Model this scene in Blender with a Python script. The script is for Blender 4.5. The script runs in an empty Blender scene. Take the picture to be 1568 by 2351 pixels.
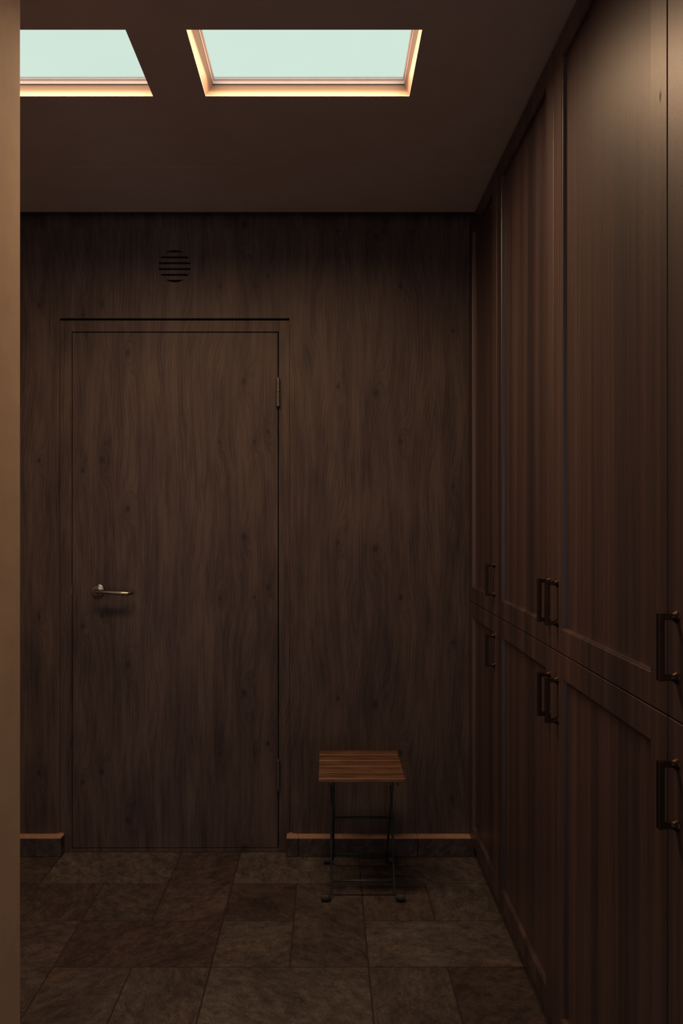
import bpy, bmesh, math, random
from mathutils import Vector
random.seed(4)
S = bpy.context.scene
C = S.collection

# ------------------------------------------------------------------ camera
CAM_Z = 1.322
cd = bpy.data.cameras.new('camera')
cam = bpy.data.objects.new('camera', cd); C.objects.link(cam)
cam.location = (0, 0, CAM_Z); cam.rotation_euler = (math.radians(90), 0, 0)
cd.sensor_fit = 'VERTICAL'; cd.sensor_height = 36; cd.sensor_width = 24
cd.lens = 1575/2351*36
cd.shift_x = 32/2351; cd.shift_y = 13.5/2351
cd.clip_start = 0.02
S.camera = cam

# ------------------------------------------------------------------ world, exposure, lamps
w = bpy.data.worlds.new('world'); S.world = w; w.use_nodes = True
w.node_tree.nodes['Background'].inputs[0].default_value = (0.98, 0.88, 0.90, 1)
w.node_tree.nodes['Background'].inputs[1].default_value = 0.78
S.view_settings.view_transform = 'Standard'; S.view_settings.look = 'None'
S.view_settings.exposure = 0; S.view_settings.gamma = 1
S.view_settings.use_curve_mapping = False

CEIL = 2.491
FAR = 2.711            # face of the far wall
FACE = 0.559           # plane of the cupboard doors
SKY_Y0, SKY_Y1 = 1.643, 1.902
def area(name, x0, x1, y0, y1, z, power, col, spread=165, tilt=0):
    l = bpy.data.lights.new(name, 'AREA'); l.shape = 'RECTANGLE'
    l.size = x1-x0; l.size_y = y1-y0; l.energy = power; l.color = col; l.spread = math.radians(spread)
    o = bpy.data.objects.new(name, l); C.objects.link(o)
    o.location = ((x0+x1)/2, (y0+y1)/2, z); o.rotation_euler = (math.radians(tilt), 0, 0)
    return o
WARM = (1.0, 0.62, 0.355)
area('daylight_right', -0.325, 0.213, 1.660, 2.010, CEIL+0.131, 2.2, WARM)
area('daylight_right_low', -0.330, 0.218, 1.650, 1.925, CEIL+0.057, 8.4, WARM, 165, 6)
area('daylight_left', -1.036, -0.497, 1.660, 2.010, CEIL+0.131, 2.2, WARM)
area('daylight_left_low', -1.041, -0.492, 1.650, 1.925, CEIL+0.057, 8.4, WARM, 165, 6)

# ------------------------------------------------------------------ node helpers
class NT:
    def __init__(s, name):
        s.m = bpy.data.materials.new(name); s.m.use_nodes = True
        s.t = s.m.node_tree; s.b = s.t.nodes['Principled BSDF']
    def n(s, typ, **kw):
        nd = s.t.nodes.new(typ)
        for k, v in kw.items(): setattr(nd, k, v)
        return nd
    def link(s, a, b): s.t.links.new(a, b)
    def val(s, sock, v):
        if hasattr(v, 'is_output') or isinstance(v, bpy.types.NodeSocket): s.link(v, sock)
        else: sock.default_value = v
    def math(s, op, a, b=None, c=None):
        nd = s.n('ShaderNodeMath', operation=op)
        s.val(nd.inputs[0], a)
        if b is not None: s.val(nd.inputs[1], b)
        if c is not None: s.val(nd.inputs[2], c)
        return nd.outputs[0]
    def pos(s):
        g = s.n('ShaderNodeNewGeometry'); x = s.n('ShaderNodeSeparateXYZ')
        s.link(g.outputs['Position'], x.inputs[0]); return x.outputs
    def comb(s, x, y, z):
        nd = s.n('ShaderNodeCombineXYZ')
        for i, v in enumerate((x, y, z)): s.val(nd.inputs[i], v)
        return nd.outputs[0]
    def noise(s, vec, scale=1, detail=4, rough=.55, dist=0):
        nd = s.n('ShaderNodeTexNoise'); s.link(vec, nd.inputs['Vector'])
        nd.inputs['Scale'].default_value = scale; nd.inputs['Detail'].default_value = detail
        nd.inputs['Roughness'].default_value = rough; nd.inputs['Distortion'].default_value = dist
        return nd.outputs['Fac']
    def ramp(s, f, stops, interp='LINEAR'):
        nd = s.n('ShaderNodeValToRGB'); nd.color_ramp.interpolation = interp
        e = nd.color_ramp.elements
        while len(e) < len(stops): e.new(0.5)
        for i, (p, c) in enumerate(stops):
            e[i].position = p; e[i].color = (*c, 1) if len(c) == 3 else c
        s.link(f, nd.inputs[0]); return nd.outputs[0]
    def mix(s, f, a, b, mode='MIX'):
        nd = s.n('ShaderNodeMix', data_type='RGBA', blend_type=mode)
        s.val(nd.inputs[0], f)
        for i, v in ((6, a), (7, b)):
            if isinstance(v, tuple): nd.inputs[i].default_value = (*v, 1)
            else: s.link(v, nd.inputs[i])
        return nd.outputs[2]
    def out(s, col=None, rough=None, metal=None, spec=None, bump=None, bs=.3, bd=.001):
        if col is not None:
            if isinstance(col, tuple): s.b.inputs['Base Color'].default_value = (*col, 1)
            else: s.link(col, s.b.inputs['Base Color'])
        if rough is not None: s.val(s.b.inputs['Roughness'], rough)
        if metal is not None: s.b.inputs['Metallic'].default_value = metal
        if spec is not None: s.b.inputs['Specular IOR Level'].default_value = spec
        if bump is not None:
            bn = s.n('ShaderNodeBump'); bn.inputs['Strength'].default_value = bs
            bn.inputs['Distance'].default_value = bd
            s.link(bump, bn.inputs['Height']); s.link(bn.outputs[0], s.b.inputs['Normal'])
        return s.m

# ------------------------------------------------------------------ materials
def mat_wall_wood():
    n = NT('knotty_wood_laminate'); x, y, z = n.pos()
    px = lambda a: (a-752)/581
    pz = lambda a: CAM_Z+(1189-a)/581
    knots = [(293,810,1.0),(560,875,1.25),(615,991,.8),(234,1056,1.0),(920,656,1.0),(862,902,1.25),
             (776,888,.8),(584,656,.6),(505,1015,.6),(1040,760,.7),(90,700,.8),(190,722,.8)]
    warp = None; dark = None
    for kx, ky, s in knots:
        dx = n.math('SUBTRACT', x, px(kx))
        dz = n.math('WRAP', n.math('SUBTRACT', z, pz(ky)), 0.308, -0.308)
        def gauss(rx, rz):
            a = n.math('POWER', n.math('MULTIPLY', dx, 1/rx), 2.0)
            b = n.math('POWER', n.math('MULTIPLY', dz, 1/rz), 2.0)
            return n.math('EXPONENT', n.math('MULTIPLY', n.math('ADD', a, b), -1.0))
        g1 = n.math('MULTIPLY', gauss(.026*s, .085*s), 4.5*s)
        g2 = n.math('MULTIPLY', gauss(.0085*s, .0115*s), 1.0)
        g3 = n.math('MULTIPLY', gauss(.032*s, .075*s), 0.30)
        g2 = n.math('ADD', g2, g3)
        warp = g1 if warp is None else n.math('ADD', warp, g1)
        dark = g2 if dark is None else n.math('ADD', dark, g2)
    zz = n.math('WRAP', z, 2.464, 0.0)
    lowv = n.comb(n.math('MULTIPLY', x, 11.0), 0.0, n.math('MULTIPLY', zz, 1.9))
    low = n.noise(lowv, 1, 3, .6)
    cath = n.noise(n.comb(n.math('MULTIPLY', x, 5.0), 3.0, n.math('MULTIPLY', zz, 1.3)), 1, 2, .5, .2)
    phase = n.math('ADD', n.math('ADD', n.math('MULTIPLY', x, 95.0), warp), n.math('MULTIPLY', cath, 16.0))
    rings = n.math('MULTIPLY_ADD', n.math('SINE', n.math('MULTIPLY', phase, 6.2832)), .5, .5)
    rings2 = n.math('MULTIPLY_ADD', n.math('SINE', n.math('MULTIPLY', phase, 2.1)), .5, .5)
    # short pores along the grain
    pores = n.noise(n.comb(n.math('MULTIPLY', x, 520.0), 0.0, n.math('MULTIPLY', z, 40.0)), 1, 3, .7)
    fine = n.noise(n.comb(n.math('MULTIPLY', x, 140.0), 5.0, n.math('MULTIPLY', z, 7.0)), 1, 4, .7)
    blot = n.noise(n.comb(n.math('MULTIPLY', x, 22.0), 9.0, n.math('MULTIPLY', z, 3.0)), 1, 5, .6, .3)
    f = n.math('MULTIPLY', low, .45)
    f = n.math('ADD', f, n.math('MULTIPLY', rings, .07))
    f = n.math('ADD', f, n.math('MULTIPLY', rings2, .05))
    f = n.math('ADD', f, n.math('MULTIPLY', fine, .34))
    f = n.math('ADD', f, n.math('MULTIPLY', blot, .50))
    f = n.math('ADD', f, n.math('MULTIPLY', pores, .14))
    f = n.math('SUBTRACT', f, .13)
    col = n.ramp(f, [(.42, (.022, .015, .0175)), (.53, (.048, .033, .031)), (.63, (.070, .049, .043)), (.76, (.104, .075, .062))])
    col = n.mix(n.math('MINIMUM', n.math('MULTIPLY', dark, .85), .9), col, (.020, .014, .016))
    h = n.math('ADD', n.math('MULTIPLY', rings, .6), n.math('MULTIPLY', pores, .8))
    return n.out(col, .52, spec=.35, bump=h, bs=.45, bd=.0008)

def mat_cab_wood():
    n = NT('cabinet_walnut'); x, y, z = n.pos()
    oi = n.n('ShaderNodeObjectInfo')
    k = n.math('ADD', n.math('MULTIPLY', x, 40.0), n.math('MULTIPLY', oi.outputs['Random'], 0.0))
    u = n.math('SUBTRACT', y, x)            # so that faces of either direction keep a vertical grain
    bands = n.noise(n.comb(n.math('MULTIPLY', u, 14.0), k, n.math('MULTIPLY', z, .22)), 1, 2, .5)
    strk = n.noise(n.comb(n.math('MULTIPLY', u, 75.0), k, n.math('MULTIPLY', z, .9)), 1, 4, .6, .15)
    fine = n.noise(n.comb(n.math('MULTIPLY', u, 420.0), k, n.math('MULTIPLY', z, 9.0)), 1, 4, .7)
    grit = n.noise(n.comb(n.math('MULTIPLY', u, 900.0), k, n.math('MULTIPLY', z, 260.0)), 1, 2, .7)
    f = n.math('ADD', n.math('MULTIPLY', bands, .55), n.math('MULTIPLY', strk, .38))
    f = n.math('ADD', f, n.math('MULTIPLY', fine, .22))
    f = n.math('SUBTRACT', f, .04)
    f = n.math('ADD', f, n.math('MULTIPLY', grit, .05))
    col = n.ramp(f, [(.44, (.026, .018, .023)), (.52, (.046, .030, .034)), (.60, (.068, .042, .042)), (.70, (.108, .067, .060))])
    ky = n.math('POWER', n.math('MULTIPLY', n.math('SUBTRACT', y, 1.1525), 1/.0028), 2.0)
    kz = n.math('POWER', n.math('MULTIPLY', n.math('SUBTRACT', z, 2.0300), 1/.0075), 2.0)
    kn = n.math('EXPONENT', n.math('MULTIPLY', n.math('ADD', ky, kz), -1.0))
    col = n.mix(kn, col, (.012, .004, .003))
    r = n.math('MULTIPLY_ADD', grit, .12, .37)
    r = n.math('ADD', r, n.math('MULTIPLY', kn, .4))
    h = n.math('ADD', n.math('MULTIPLY', fine, .6), n.math('MULTIPLY', grit, .9))
    n.b.inputs['Coat Weight'].default_value = .20; n.b.inputs['Coat Roughness'].default_value = .36
    return n.out(col, r, spec=.9, bump=h, bs=.35, bd=.0005)

def mat_plain(name, c, rough=.6, metal=0, spec=.5, var=.06, sc=40):
    n = NT(name); x, y, z = n.pos()
    nz = n.noise(n.comb(x, y, z), sc, 4, .6)
    d = tuple(v*(1-var*2) for v in c); e = tuple(min(1, v*(1+var*2)) for v in c)
    col = n.ramp(nz, [(.3, d), (.7, e)])
    return n.out(col, rough, metal, spec, nz, .15, .0006)

def mat_slate():
    n = NT('slate_tile'); x, y, z = n.pos()
    at = n.n('ShaderNodeAttribute', attribute_name='tile'); sp = n.n('ShaderNodeSeparateColor')
    n.link(at.outputs['Color'], sp.inputs[0]); red, lum, rnd = sp.outputs
    off = n.math('MULTIPLY', rnd, 37.0)
    ca = n.math('COSINE', n.math('MULTIPLY', rnd, 9.0)); sa = n.math('SINE', n.math('MULTIPLY', rnd, 9.0))
    ux = n.math('ADD', n.math('MULTIPLY', x, ca), n.math('MULTIPLY', n.math('ADD', y, z), sa))
    uy = n.math('SUBTRACT', n.math('MULTIPLY', n.math('ADD', y, z), ca), n.math('MULTIPLY', x, sa))
    v1 = n.comb(n.math('MULTIPLY', ux, 1.0), n.math('MULTIPLY', uy, 1.6), off)
    big = n.noise(v1, 4.5, 5, .62, .8)
    mid = n.noise(v1, 26, 6, .72, .4)
    grit = n.noise(v1, 170, 4, .75)
    rust = n.noise(n.comb(n.math('ADD', ux, 3.1), n.math('MULTIPLY', uy, 2.0), off), 7, 6, .68, .9)
    a = n.mix(red, (.190, .172, .162), (.160, .115, .110))
    b = n.mix(red, (.115, .100, .096), (.086, .064, .064))
    col = n.mix(n.ramp(big, [(.36, (0, 0, 0)), (.66, (1, 1, 1))]), a, b)
    rf = n.ramp(rust, [(.56, (0, 0, 0)), (.74, (1, 1, 1))])
    col = n.mix(n.math('MULTIPLY', rf, .6), col, (.260, .160, .095))
    col = n.mix(.9, col, n.ramp(mid, [(.36, (.38, .38, .40)), (.64, (1.1, 1.1, 1.1))]), 'MULTIPLY')
    col = n.mix(.8, col, n.ramp(grit, [(.38, (.45, .45, .45)), (.62, (1.15, 1.15, 1.15))]), 'MULTIPLY')
    sc = n.n('ShaderNodeVectorMath', operation='SCALE'); n.link(col, sc.inputs[0])
    n.link(n.math('MULTIPLY_ADD', lum, 1.0, .20), sc.inputs['Scale'])
    h = n.math('ADD', n.math('MULTIPLY', mid, 1.2), n.math('MULTIPLY', grit, .5))
    return n.out(sc.outputs[0], .62, spec=.3, bump=h, bs=.5, bd=.002)

def mat_stool_wood():
    n = NT('oiled_acacia'); x, y, z = n.pos()
    oi = n.n('ShaderNodeObjectInfo')
    g = n.noise(n.comb(n.math('MULTIPLY', x, 9.0), n.math('MULTIPLY', y, 190.0), n.math('MULTIPLY', z, 60.0)), 1, 4, .6, .5)
    b = n.noise(n.comb(n.math('MULTIPLY', x, 5.0), n.math('MULTIPLY', y, 40.0), 3.0), 1, 3, .6, .6)
    f = n.math('ADD', n.math('MULTIPLY', g, .5), n.math('MULTIPLY', b, .5))
    col = n.ramp(f, [(.36, (.060, .028, .018)), (.5, (.13, .064, .036)), (.66, (.23, .125, .07))])
    return n.out(col, .42, spec=.5, bump=g, bs=.25, bd=.0006)

def mat_emit(name, c, st):
    n = NT(name); x, y, z = n.pos()
    nz = n.noise(n.comb(x, y, z), 2.2, 2, .5)
    col = n.ramp(nz, [(.3, tuple(v*.97 for v in c)), (.7, tuple(min(1, v*1.03) for v in c))])
    n.b.inputs['Base Color'].default_value = (.02, .02, .02, 1)
    n.link(col, n.b.inputs['Emission Color']); n.b.inputs['Emission Strength'].default_value = st
    n.b.inputs['Roughness'].default_value = .8; n.b.inputs['Specular IOR Level'].default_value = .05
    return n.m

M = dict(
    wall=mat_wall_wood(), cab=mat_cab_wood(), slate=mat_slate(), acacia=mat_stool_wood(),
    ceil=mat_plain('ceiling_paint', (.48, .40, .365), .8, var=.03, sc=9),
    cream=mat_plain('cream_plaster', (.51, .38, .27), .7, var=.04, sc=14),
    reveal=mat_plain('reveal_paint', (.150, .082, .050), .7, var=.02, sc=12),
    wframe=mat_plain('window_white', (.86, .80, .84), .6, var=.02),
    gasket=mat_plain('window_gasket', (.05, .055, .06), .7),
    pane=mat_emit('skylight_glass', (.62, .79, .695), 1.0),
    grout=mat_plain('grout', (.030, .018, .017), .9, var=.15, sc=200),
    bisque=mat_plain('bisque_edge', (.37, .22, .155), .85, var=.08, sc=60),
    dark=mat_plain('shadow_gap_board', (.045, .038, .034), .9),
    bronze=mat_plain('dark_bronze', (.060, .038, .026), .42, metal=1, var=.1),
    steel=mat_plain('brushed_steel', (.42, .38, .34), .20, metal=1, var=.05),
    hinge=mat_plain('hinge_metal', (.16, .14, .13), .45, metal=.8, var=.08),
    frame=mat_plain('painted_black_steel', (.024, .032, .033), .5, spec=.35, var=.1),
    rubber=mat_plain('black_rubber', (.020, .025, .027), .65, var=.1),
)

# ------------------------------------------------------------------ geometry helpers
def wl(o):
    v = Vector((0, 0, 0))
    while o is not None: v += o.location; o = o.parent
    return v
def link(name, bm, mats, parent=None, loc=None, smooth=False):
    """mesh given in world coordinates -> one object whose origin is at loc"""
    me = bpy.data.meshes.new(name)
    base = Vector(loc) if loc else (wl(parent) if parent else Vector((0, 0, 0)))
    bmesh.ops.translate(bm, verts=bm.verts, vec=-base)
    bmesh.ops.recalc_face_normals(bm, faces=bm.faces)
    bm.to_mesh(me); bm.free()
    for m in (mats if isinstance(mats, (list, tuple)) else [mats]): me.materials.append(m)
    if smooth:
        for p in me.polygons: p.use_smooth = True
    o = bpy.data.objects.new(name, me); C.objects.link(o)
    if parent: o.parent = parent; o.location = base-wl(parent)
    else: o.location = base
    return o
def empty(name, loc):
    o = bpy.data.objects.new(name, None); C.objects.link(o); o.location = loc; o.empty_display_size = .1
    return o
def tag(o, label=None, cat=None, group=None, kind=None):
    if label: o['label'] = label
    if cat: o['category'] = cat
    if group: o['group'] = group
    if kind: o['kind'] = kind
    return o
def box(bm, x0, x1, y0, y1, z0, z1, mi=0, bev=0, seg=1):
    t = bmesh.new()
    v = [t.verts.new(p) for p in ((x0,y0,z0),(x1,y0,z0),(x1,y1,z0),(x0,y1,z0),(x0,y0,z1),(x1,y0,z1),(x1,y1,z1),(x0,y1,z1))]
    for f in ((0,3,2,1),(4,5,6,7),(0,1,5,4),(1,2,6,5),(2,3,7,6),(3,0,4,7)):
        t.faces.new([v[i] for i in f])
    if bev: bmesh.ops.bevel(t, geom=t.edges[:], offset=bev, segments=seg, affect='EDGES', profile=.6)
    for f in t.faces: f.material_index = mi
    merge(bm, t)
def merge(bm, t):
    me = bpy.data.meshes.new('tmp'); t.to_mesh(me); t.free(); bm.from_mesh(me); bpy.data.meshes.remove(me)
def tube(bm, pts, r, seg=14, cap=True, radii=None):
    pts = [Vector(p) for p in pts]; rings = []
    prev = None
    for i, p in enumerate(pts):
        d = (pts[min(i+1, len(pts)-1)]-pts[max(i-1, 0)]).normalized()
        if prev is None:
            a = Vector((0, 0, 1)) if abs(d.z) < .9 else Vector((1, 0, 0))
            n1 = d.cross(a).normalized()
        else: n1 = (prev-d*prev.dot(d)).normalized()
        prev = n1; n2 = d.cross(n1)
        rr = radii[i] if radii else r
        rings.append([bm.verts.new(p+n1*math.cos(t)*rr+n2*math.sin(t)*rr) for t in [k*2*math.pi/seg for k in range(seg)]])
    for a, b in zip(rings, rings[1:]):
        for k in range(seg): bm.faces.new((a[k], a[(k+1) % seg], b[(k+1) % seg], b[k]))
    if cap: bm.faces.new(rings[0]); bm.faces.new(rings[-1])
def lathe(bm, c, axis, prof, seg=32):
    """prof: (distance along axis, radius)"""
    c = Vector(c); d = Vector(axis).normalized()
    a = Vector((0, 0, 1)) if abs(d.z) < .9 else Vector((1, 0, 0))
    n1 = d.cross(a).normalized(); n2 = d.cross(n1); rings = []
    for t, r in prof:
        rings.append([bm.verts.new(c+d*t+n1*math.cos(q)*r+n2*math.sin(q)*r) for q in [k*2*math.pi/seg for k in range(seg)]])
    for p, q in zip(rings, rings[1:]):
        for k in range(seg): bm.faces.new((p[k], p[(k+1) % seg], q[(k+1) % seg], q[k]))
    bm.faces.new(rings[0]); bm.faces.new(rings[-1])
def arc(c, r, a0, a1, n, plane):
    out = []
    for i in range(n+1):
        t = a0+(a1-a0)*i/n; p = list(c)
        p[plane[0]] += r*math.cos(t); p[plane[1]] += r*math.sin(t); out.append(tuple(p))
    return out
def boolean_cut(o, cutters):
    for cbm in cutters:
        c = link('cutter', cbm, M['dark'])
        md = o.modifiers.new('b', 'BOOLEAN'); md.operation = 'DIFFERENCE'; md.solver = 'EXACT'; md.object = c
        bpy.context.view_layer.update()
        dg = bpy.context.evaluated_depsgraph_get()
        me = bpy.data.meshes.new_from_object(o.evaluated_get(dg))
        o.modifiers.clear(); old = o.data; o.data = me
        bpy.data.meshes.remove(old); cm = c.data
        bpy.data.objects.remove(c); bpy.data.meshes.remove(cm)

# ------------------------------------------------------------------ the setting
XL, XR, YB = -1.95, 1.16, -1.6
# far wall (wood laminate) with the door recess and the round vent hole
bm = bmesh.new(); box(bm, XL, XR, FAR, FAR+.14, -.03, 2.78)
wall = link('wall_back', bm, M['wall']); tag(wall, kind='structure')
DX0, DX1, DZ1 = -1.0585, -.150, 2.111
VC = ((401-752)/581, CAM_Z+(1189-611)/581); VR = .064
c1 = bmesh.new(); box(c1, DX0, DX1, FAR-.05, FAR+.075, -.06, DZ1)
c2 = bmesh.new(); lathe(c2, (VC[0], FAR-.03, VC[1]), (0, 1, 0), [(0, VR), (.07, VR)], 64)
boolean_cut(wall, [c1, c2])
bm = bmesh.new(); box(bm, XL-.1, XL, YB, FAR+.14, -.03, 2.78)
tag(link('wall_left', bm, M['cream']), kind='structure')
bm = bmesh.new(); box(bm, XR, XR+.1, YB, FAR+.14, -.03, 2.78)
tag(link('wall_right', bm, M['cream']), kind='structure')
# near partition on the left whose end stands just inside the frame
PY = 1.34; PX = -705/1575*PY
bm = bmesh.new(); box(bm, PX-.13, PX, YB, PY, 0, CEIL, bev=.003, seg=3)
tag(link('wall_partition', bm, M['cream']), kind='structure')

# ceiling boards with two openings; a shadow slot is left along the far wall
SK = [(-.338, .2265), (-1.049, -.484)]
bm = bmesh.new(); CE = 2.622; JY = 2.284; T = .0025
xs = [XL, SK[1][0], SK[1][1], SK[0][0], SK[0][1], XR]
for i in range(5):
    if i in (1, 3):
        box(bm, xs[i], xs[i+1], YB, SKY_Y0, CEIL, CEIL+T); box(bm, xs[i], xs[i+1], SKY_Y1, JY-.0025, CEIL, CEIL+T)
    else: box(bm, xs[i], xs[i+1], YB, JY-.0025, CEIL, CEIL+T)
box(bm, XL, XR, JY+.0025, CE, CEIL, CEIL+T)
box(bm, XL, XR, JY-.03, JY+.03, CEIL+.014, CEIL+.020)
box(bm, XL, XR, YB, FAR, 2.70, 2.78)          # unseen cap added over the slot to stop light leaking in
box(bm, XL, XR, CE-.03, CE-.005, CEIL+T, 2.70)  # batten closing the void
bmesh.ops.remove_doubles(bm, verts=bm.verts, dist=1e-5)
tag(link('ceiling', bm, M['ceil']), kind='structure')

# roof windows
def skylight(name, x0, x1):
    r = empty(name, ((x0+x1)/2, (SKY_Y0+SKY_Y1)/2, CEIL)); tag(r, kind='structure')
    b = bmesh.new(); H = .110; Y2 = 2.027; YN = SKY_Y0; tk = .012
    z0, z1 = CEIL+T, CEIL+H
    # side faces, near face and outward sloping far face, each a slab
    def slab(p, n):
        n = Vector(n)*tk; vs = [b.verts.new(q) for q in p]+[b.verts.new(Vector(q)+n) for q in p]
        k = len(p); b.faces.new(vs[:k]); b.faces.new(vs[k:][::-1])
        for i in range(k): b.faces.new((vs[i], vs[(i+1) % k], vs[k+(i+1) % k], vs[k+i]))
    slab([(x0, YN, z0), (x0, SKY_Y1, z0), (x0, Y2, z1), (x0, YN, z1)], (-1, 0, 0))
    slab([(x1, YN, z0), (x1, SKY_Y1, z0), (x1, Y2, z1), (x1, YN, z1)], (1, 0, 0))
    slab([(x0-tk, YN, z0), (x1+tk, YN, z0), (x1+tk, YN, z1), (x0-tk, YN, z1)], (0, -1, 0))
    slab([(x0-tk, SKY_Y1, z0), (x1+tk, SKY_Y1, z0), (x1+tk, Y2, z1), (x0-tk, Y2, z1)], (0, 1.36, 0))
    link('reveal', b, M['reveal'], r)
    def ring(bb, za, zb, ins, wd, mi=0):
        X0, X1, Y0, Y1 = x0+ins, x1-ins, YN+ins, Y2-ins
        box(bb, X0-wd, X0, Y0-wd, Y1+wd, za, zb, mi); box(bb, X1, X1+wd, Y0-wd, Y1+wd, za, zb, mi)
        box(bb, X0, X1, Y0-wd, Y0, za, zb, mi); box(bb, X0, X1, Y1, Y1+wd, za, zb, mi)
    g = bmesh.new(); ring(g, z1+.0003, z1+.0035, -.001, .02); link('gasket', g, M['gasket'], r)
    f = bmesh.new(); ring(f, z1+.0038, z1+.0145, .0, .03); ring(f, z1+.0147, z1+.0220, .004, .03)
    link('window_frame', f, M['wframe'], r)
    p = bmesh.new(); box(p, x0-.02, x1+.02, YN-.02, Y2+.02, z1+.0225, z1+.0285)
    link('pane', p, M['pane'], r)
skylight('window_1', *SK[0]); skylight('window_2', *SK[1])

# floor of slate tiles: (column0, column1, row0, row1, redness, lightness)
G = .2325; RY = 2.7155; gx = lambda k: .1214+k*G; gy = lambda r: RY-r*.2316
tiles = [(-9,-6,0,1,.3,.5),(-6,-5,0,1,.75,.42),(-5,-3,0,1,.25,.60),(-3,-2,0,2,.9,.50),(-2,0,0,1,.2,.62),(0,2,0,1,.35,.52),(2,5,0,1,.3,.5),
 (-9,-6,1,2,.4,.5),(-6,-4,1,2,.85,.45),(-4,-3,1,2,.55,.40),(-2,-1,1,2,.9,.42),(-1,0,1,3,.5,.48),(0,1,1,2,.6,.55),(1,2,1,2,.05,.55),(2,5,1,2,.3,.5),
 (-9,-5,2,3,.4,.5),(-5,-4,2,4,.7,.55),(-4,-2,2,3,1.0,.38),(-2,-1,2,3,.2,.58),(0,2,2,3,.1,.60),(2,5,2,3,.3,.5),
 (-9,-5,3,4,.4,.5),(-4,-3,3,4,.6,.52),(-3,-2,3,4,.3,.52),(-2,0,3,4,.15,.60),(0,1,3,4,.35,.56),(1,2,3,4,.75,.36),(2,5,3,4,.3,.5)]
for r in range(4, 19):
    k = -9
    while k < 5:
        wd = random.choice((1, 2, 2)); tiles.append((k, min(5, k+wd), r, r+1, random.random(), random.uniform(.4, .6))); k += wd
bm = bmesh.new(); cl = bm.loops.layers.float_color.new('tile')
for (a, b_, r0, r1, red, lum) in tiles:
    x0, x1 = max(XL, gx(a)+.0018), min(XR, gx(b_)-.0018)
    y1, y0 = min(gy(r0)-.0018, FAR+.01), gy(r1)+.0018
    if x1 <= x0: continue
    n0 = len(bm.faces); box(bm, x0, x1, y0, y1, -.03, 0, 0, .0012)
    bm.faces.ensure_lookup_table(); q = random.random()
    for f in bm.faces[n0:]:
        for l in f.loops: l[cl] = (red, lum, q, 1)
box(bm, XL, XR, YB-.01, FAR+.01, -.05, -.0022, 1)
tag(link('floor', bm, [M['slate'], M['grout']]), kind='structure')

# skirting of cut slate tiles with a bare clay top edge
def skirting(name, cuts):
    bm = bmesh.new(); cl = bm.loops.layers.float_color.new('tile')
    for i, (a, b_) in enumerate(zip(cuts, cuts[1:])):
        n0 = len(bm.faces); box(bm, a+.001, b_-.001, 2.673, FAR, .0008, .072, 0, .0015)
        box(bm, a+.0005, b_-.0005, 2.674, FAR, .0705, .0745, 1, .0012)
        bm.faces.ensure_lookup_table(); q = random.random()
        for f in bm.faces[n0:]:
            for l in f.loops: l[cl] = (.55, .40, q, 1)
    # crumbs of mortar where the strip ends
    e = cuts[-1] if name.endswith('left') else cuts[0]
    s = -1 if name.endswith('left') else 1
    t = bmesh.new()
    v = [t.verts.new(p) for p in ((e, FAR-.004, .074), (e+s*.014, FAR-.004, .0795), (e+s*.035, FAR-.004, .074), (e, FAR, .074), (e+s*.014, FAR, .0795), (e+s*.035, FAR, .074))]
    for f in ((0,1,2),(3,5,4),(0,3,4,1),(1,4,5,2),(2,5,3,0)): t.faces.new([v[i] for i in f])
    for f in t.faces: f.material_index = 1
    merge(bm, t)
    tag(link(name, bm, [M['slate'], M['bisque']]), kind='structure')
skirting('baseboard_back', [-.161, -.1137, .351, .574])
skirting('baseboard_left', [XL, -1.50, -1.039])

# flush door, its frame, hinges, lever handle, latch plate
LX0, LX1, LZ0, LZ1 = -1.0086, -.1965, .0175, 2.0545
bm = bmesh.new(); ft = FAR+.0006
box(bm, DX0+.0008, LX0-.0028, ft, FAR+.074, .0008, DZ1-.0085, bev=.0008)
box(bm, LX1+.0040, DX1-.0008, ft, FAR+.074, .0008, DZ1-.0085, bev=.0008)
box(bm, LX0-.0028, LX1+.0040, ft, FAR+.074, LZ1+.0035, DZ1-.0085, bev=.0008)
box(bm, LX0-.0028, LX1+.0040, ft, FAR+.074, .0008, .0145, bev=.0008)
box(bm, LX0-.02, LX1+.02, FAR+.046, FAR+.0735, .0145, LZ1+.02, 1)  # unseen board added behind the leaf to block light through the gaps
tag(link('trim_1', bm, [M['wall'], M['dark']]), kind='structure')
bm = bmesh.new(); box(bm, LX0, LX1, ft, FAR+.042, LZ0, LZ1, bev=.0015, seg=2)
door = link('door_1', bm, M['wall'], loc=((LX0+LX1)/2, FAR, LZ0)); tag(door, kind='structure')
for zt, zb in ((1.872, 1.760), (.367, .247)):
    b = bmesh.new(); cx = LX1+.0015; cy = FAR-.007; m = (zt+zb)/2
    lathe(b, (cx, cy, zb), (0, 0, 1), [(0, .0045), (.0012, .0085), (m-zb-.003, .0085), (m-zb-.0022, .0065), (m-zb+.0022, .0065), (m-zb+.003, .0085), (zt-zb-.0012, .0085), (zt-zb, .0045)], 20)
    lathe(b, (cx, cy, zt), (0, 0, 1), [(0, .0032), (.003, .0028), (.004, .001)], 12)
    box(b, cx-.0075, cx+.0075, cy+.004, FAR+.02, zb+.004, zt-.004)
    link('hinge', b, M['hinge'], door, smooth=False)
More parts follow.
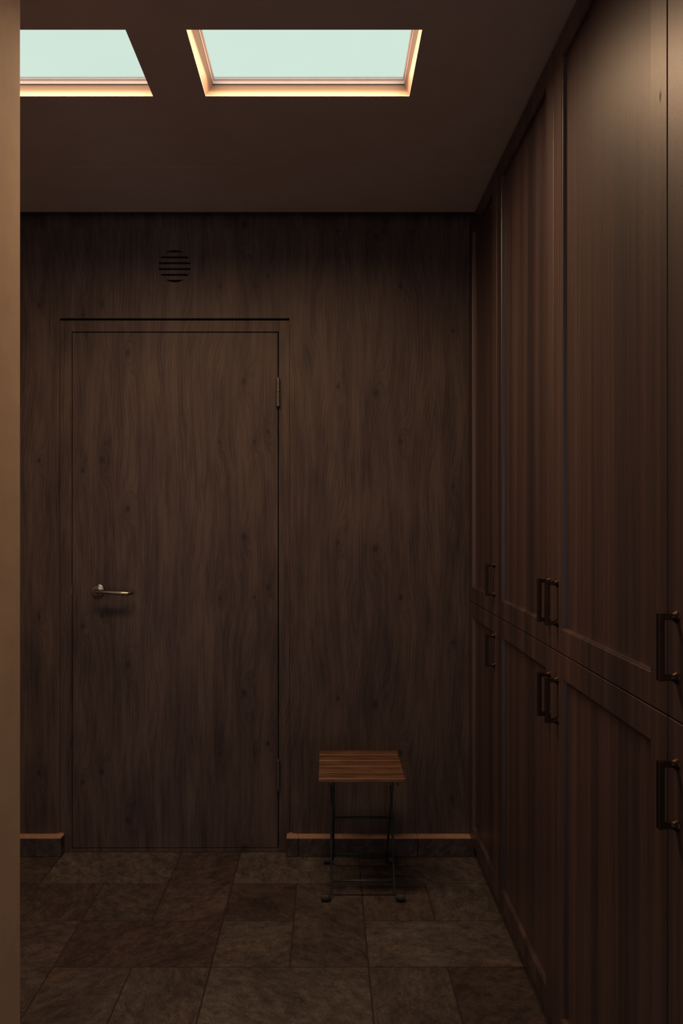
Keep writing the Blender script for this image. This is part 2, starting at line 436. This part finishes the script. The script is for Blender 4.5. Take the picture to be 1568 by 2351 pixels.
# lever
hx, hz = (226.5-752)/581, CAM_Z-(1355.5-1189)/581
b = bmesh.new()
lathe(b, (hx, FAR+.0006, hz), (0, -1, 0), [(0, .026), (.005, .026), (.0085, .0245), (.010, .021), (.0098, .010), (.010, .0095)], 40)
rosette = b
h = bmesh.new()
pth = [(hx, FAR-.008, hz), (hx, FAR-.035, hz)]+arc((hx+.013, FAR-.035, hz-.0003), .013, math.pi, 1.5*math.pi, 8, (0, 1))[1:]
pth += [(hx+.05, FAR-.048, hz-.002), (hx+.10, FAR-.048, hz-.0055), (hx+.122, FAR-.0475, hz-.007), (hx+.133, FAR-.043, hz-.0075), (hx+.138, FAR-.034, hz-.0077), (hx+.139, FAR-.028, hz-.0077)]
tube(h, pth, .0075, 20)
hd = link('door_handle', rosette, M['steel'], door, loc=(hx, FAR, hz), smooth=True)
link('lever', h, M['steel'], hd, smooth=True)
b = bmesh.new(); zc = CAM_Z-(1355-1189)/581
box(b, LX0-.0060, LX0-.0006, FAR-.0012, FAR+.03, zc-.019, zc+.019, bev=.0006)
link('latch_plate', b, M['hinge'], door)

# round wall vent: five curved-end slats over a dark backing disc, set into the hole
vent = empty('wall_vent', (VC[0], FAR, VC[1]))
tag(vent, 'small round slotted wooden air vent on the wall above the flush door', 'air vent')
b = bmesh.new(); lathe(b, (VC[0], FAR+.0385, VC[1]), (0, -1, 0), [(0, VR-.0005), (.004, VR-.0005)], 48)
link('backing', b, M['dark'], vent)
pitch = 13.4/581; slot = 4.6/581
for k in range(-2, 3):
    a, c = k*pitch-(pitch-slot)/2, k*pitch+(pitch-slot)/2
    R = VR-.0002; n = 10; o = []
    for i in range(n+1):
        zz = a+(c-a)*i/n; o.append((math.sqrt(R*R-zz*zz), zz))
    prof = [(VC[0]+x, VC[1]+z) for x, z in o]+[(VC[0]-x, VC[1]+z) for x, z in o[::-1]]
    b = bmesh.new()
    f1 = [b.verts.new((x, FAR, z)) for x, z in prof]; f2 = [b.verts.new((x, FAR+.0335, z)) for x, z in prof]
    b.faces.new(f1); b.faces.new(f2[::-1]); q = len(prof)
    for i in range(q): b.faces.new((f1[i], f1[(i+1) % q], f2[(i+1) % q], f2[i]))
    link('slat', b, M['wall'], vent)

# ------------------------------------------------------------------ tall cupboards
ST = .058; RD = .0115; DT = .020
def make_handle(y, z0, z1, parent):
    b = bmesh.new(); xo = .5285; w = .0046
    box(b, xo, xo+.0095, y-w, y+w, z0, z1, bev=.0011, seg=2)           # grip
    for zc in (z0+.0052, z1-.0052):
        box(b, xo+.002, FACE-.008, y-.0040, y+.0040, zc-.0048, zc+.0048, bev=.0009)
        lathe(b, (FACE-.0105, y, zc), (1, 0, 0), [(0, .0050), (.0035, .0058), (.0065, .0078), (.0085, .0098), (.0105, .0104)], 20)
    return link('handle', b, M['bronze'], parent)
def make_door(ya, yb, za, zb, hy, hz, cab):
    """ya<yb along the row; shaker frame with a recessed panel"""
    g = .0014; ya += g; yb -= g; za += g; zb -= g
    b = bmesh.new(); x0 = FACE; x1 = FACE+DT
    def rect(x, i): return [b.verts.new(p) for p in ((x, ya+i, za+i), (x, yb-i, za+i), (x, yb-i, zb-i), (x, ya+i, zb-i))]
    s = ST-g
    R = [rect(x1, 0), rect(x0+.0010, 0), rect(x0, .0010), rect(x0, s), rect(x0+.0022, s+.0012), rect(x0+.0027, s+.0030), rect(x0+RD, s+.0036)]
    for p, q in zip(R, R[1:]):
        for i in range(4): b.faces.new((p[i], p[(i+1) % 4], q[(i+1) % 4], q[i]))
    t = rect(x1, s)
    for i in range(4): b.faces.new((R[0][i], R[0][(i+1) % 4], t[(i+1) % 4], t[i]))
    for i in range(4): b.faces.new((t[i], t[(i+1) % 4], R[-1][(i+1) % 4], R[-1][i]))
    d = link('door', b, M['cab'], cab, loc=(FACE, (ya+yb)/2, za))
    p = bmesh.new(); box(p, x0+RD, x1-.001, ya+s-.004, yb-s+.004, za+s-.004, zb-s+.004)
    link('panel', p, M['cab'], d)
    make_handle(hy, *hz, d)
ZD, ZM, ZT = .065, .9965, 2.484
UPH, LOH = (1.061, 1.169), (.824, .933)
def cabinet(name, ya, yb, doors, label):
    c = empty(name, (FACE, (ya+yb)/2, 0)); tag(c, label, 'cabinet', 'tall fitted cupboards along the right wall')
    b = bmesh.new(); xa = FACE+DT+.001
    for y0, y1 in ((ya+.0005, ya+.018), (yb-.018, yb-.0005)): box(b, xa, 1.14, y0, y1, ZD, 2.488)
    box(b, xa, 1.14, ya+.018, yb-.018, ZD, ZD+.018); box(b, xa, 1.14, ya+.018, yb-.018, 2.470, 2.488)
    box(b, xa, 1.14, ya+.018, yb-.018, ZM-.009, ZM+.009); box(b, 1.13, 1.14, ya+.018, yb-.018, ZD+.018, 2.470)
    link('carcass', b, M['dark'], c)
    b = bmesh.new(); box(b, .5765, .592, ya, yb, .0005, ZD+.004); link('plinth', b, M['cab'], c)
    for (y0, y1, hs) in doors:
        hy = (y0+.030) if hs == 'near' else (y1-.030)
        make_door(y0, y1, ZM, ZT, hy, UPH, c)
        make_door(y0, y1, ZD, ZM, hy, LOH, c)
# y grows away from the camera; 'far' = grip on the edge further from the camera
cabinet('tall_cabinet', 2.267, FAR-.001, [(2.267, FAR-.001, 'near')], 'narrow dark walnut cupboard in the far corner beside the stool')
cabinet('tall_cabinet', 1.1290, 2.267, [(1.698, 2.267, 'near'), (1.1290, 1.698, 'far')], 'wide dark walnut double-door cupboard in the middle, its handles set side by side')
cabinet('tall_cabinet', -.010, 1.1290, [(.5595, 1.1290, 'far'), (-.010, .5595, 'near')], 'nearest dark walnut cupboard, only its far edge and two handles in view')

# ------------------------------------------------------------------ folding stool
st = empty('folding_stool', (.116, 2.46, 0))
tag(st, 'folding stool with brown wooden slat seat and thin black metal legs', 'stool')
SX0, SX1, SZ = -.031, .264, .442
yb0, yf0 = 2.602, 2.312; p = (yb0-yf0)/5
for i in range(5):
    y0 = yf0+i*p; sag = [0, -.0012, -.0018, -.0012, 0][i]
    b = bmesh.new(); box(b, SX0, SX1, y0+.0046, y0+p-.0046, SZ-.014+sag, SZ+sag, bev=.0028, seg=3)
    link('slat', b, M['acacia'], st)
# rails under the slats
for x in (.006, .2385):
    b = bmesh.new(); box(b, x-.002, x+.002, yf0+.016, yb0-.012, SZ-.029, SZ-.0125, bev=.0008)
    for y in (2.362, 2.548): lathe(b, (x-.006, y, SZ-.022), (1, 0, 0), [(0, .0045), (.001, .006), (.011, .006), (.012, .0045)], 14)
    link('seat_rail', b, M['frame'], st)
zt = SZ-.022
def stool_leg(xs, yfoot, ytop, out):
    for x, s in zip(xs, (-1, 1)):
        b = bmesh.new()
        P = lambda z: yfoot+(ytop-yfoot)*z/zt
        xr = x
        pts = [(xr, ytop, zt), (xr, P(.2), .2), (xr, P(.04), .04)]
        pts += [(xr+s*.0015, P(.026), .026), (xr+s*.007, P(.015), .0155), (xr+s*.016, yfoot, .0128), (xr+s*.026, yfoot, .0125)]
        tube(b, pts, .0042, 12)
        leg = link('leg', b, M['frame'], st, loc=(x, yfoot, .0125), smooth=True)
        f = bmesh.new()
        lathe(f, (x+s*.003, yfoot, .0128), (s, 0, .02), [(0, .0065), (.004, .0092), (.008, .0118), (.027, .0122), (.031, .0112), (.0325, .008)], 10)
        link('foot', f, M['rubber'], leg)
def crossbar(x0, x1, y, z, r=.0042):
    b = bmesh.new(); tube(b, [(x0, y, z), (x1, y, z)], r, 12); link('crossbar', b, M['frame'], st, smooth=True)
A = (.0135, .232); B = (.0215, .2240)
stool_leg(A, 2.366, 2.548, 1); stool_leg(B, 2.622, 2.362, 1)
YA = lambda z: 2.366+(2.548-2.366)*z/zt
YBk = lambda z: 2.622+(2.362-2.622)*z/zt
crossbar(*A, YA(.0575), .0575); crossbar(*B, YBk(.052), .052); crossbar(A[0], A[1], YA(.243), .243)
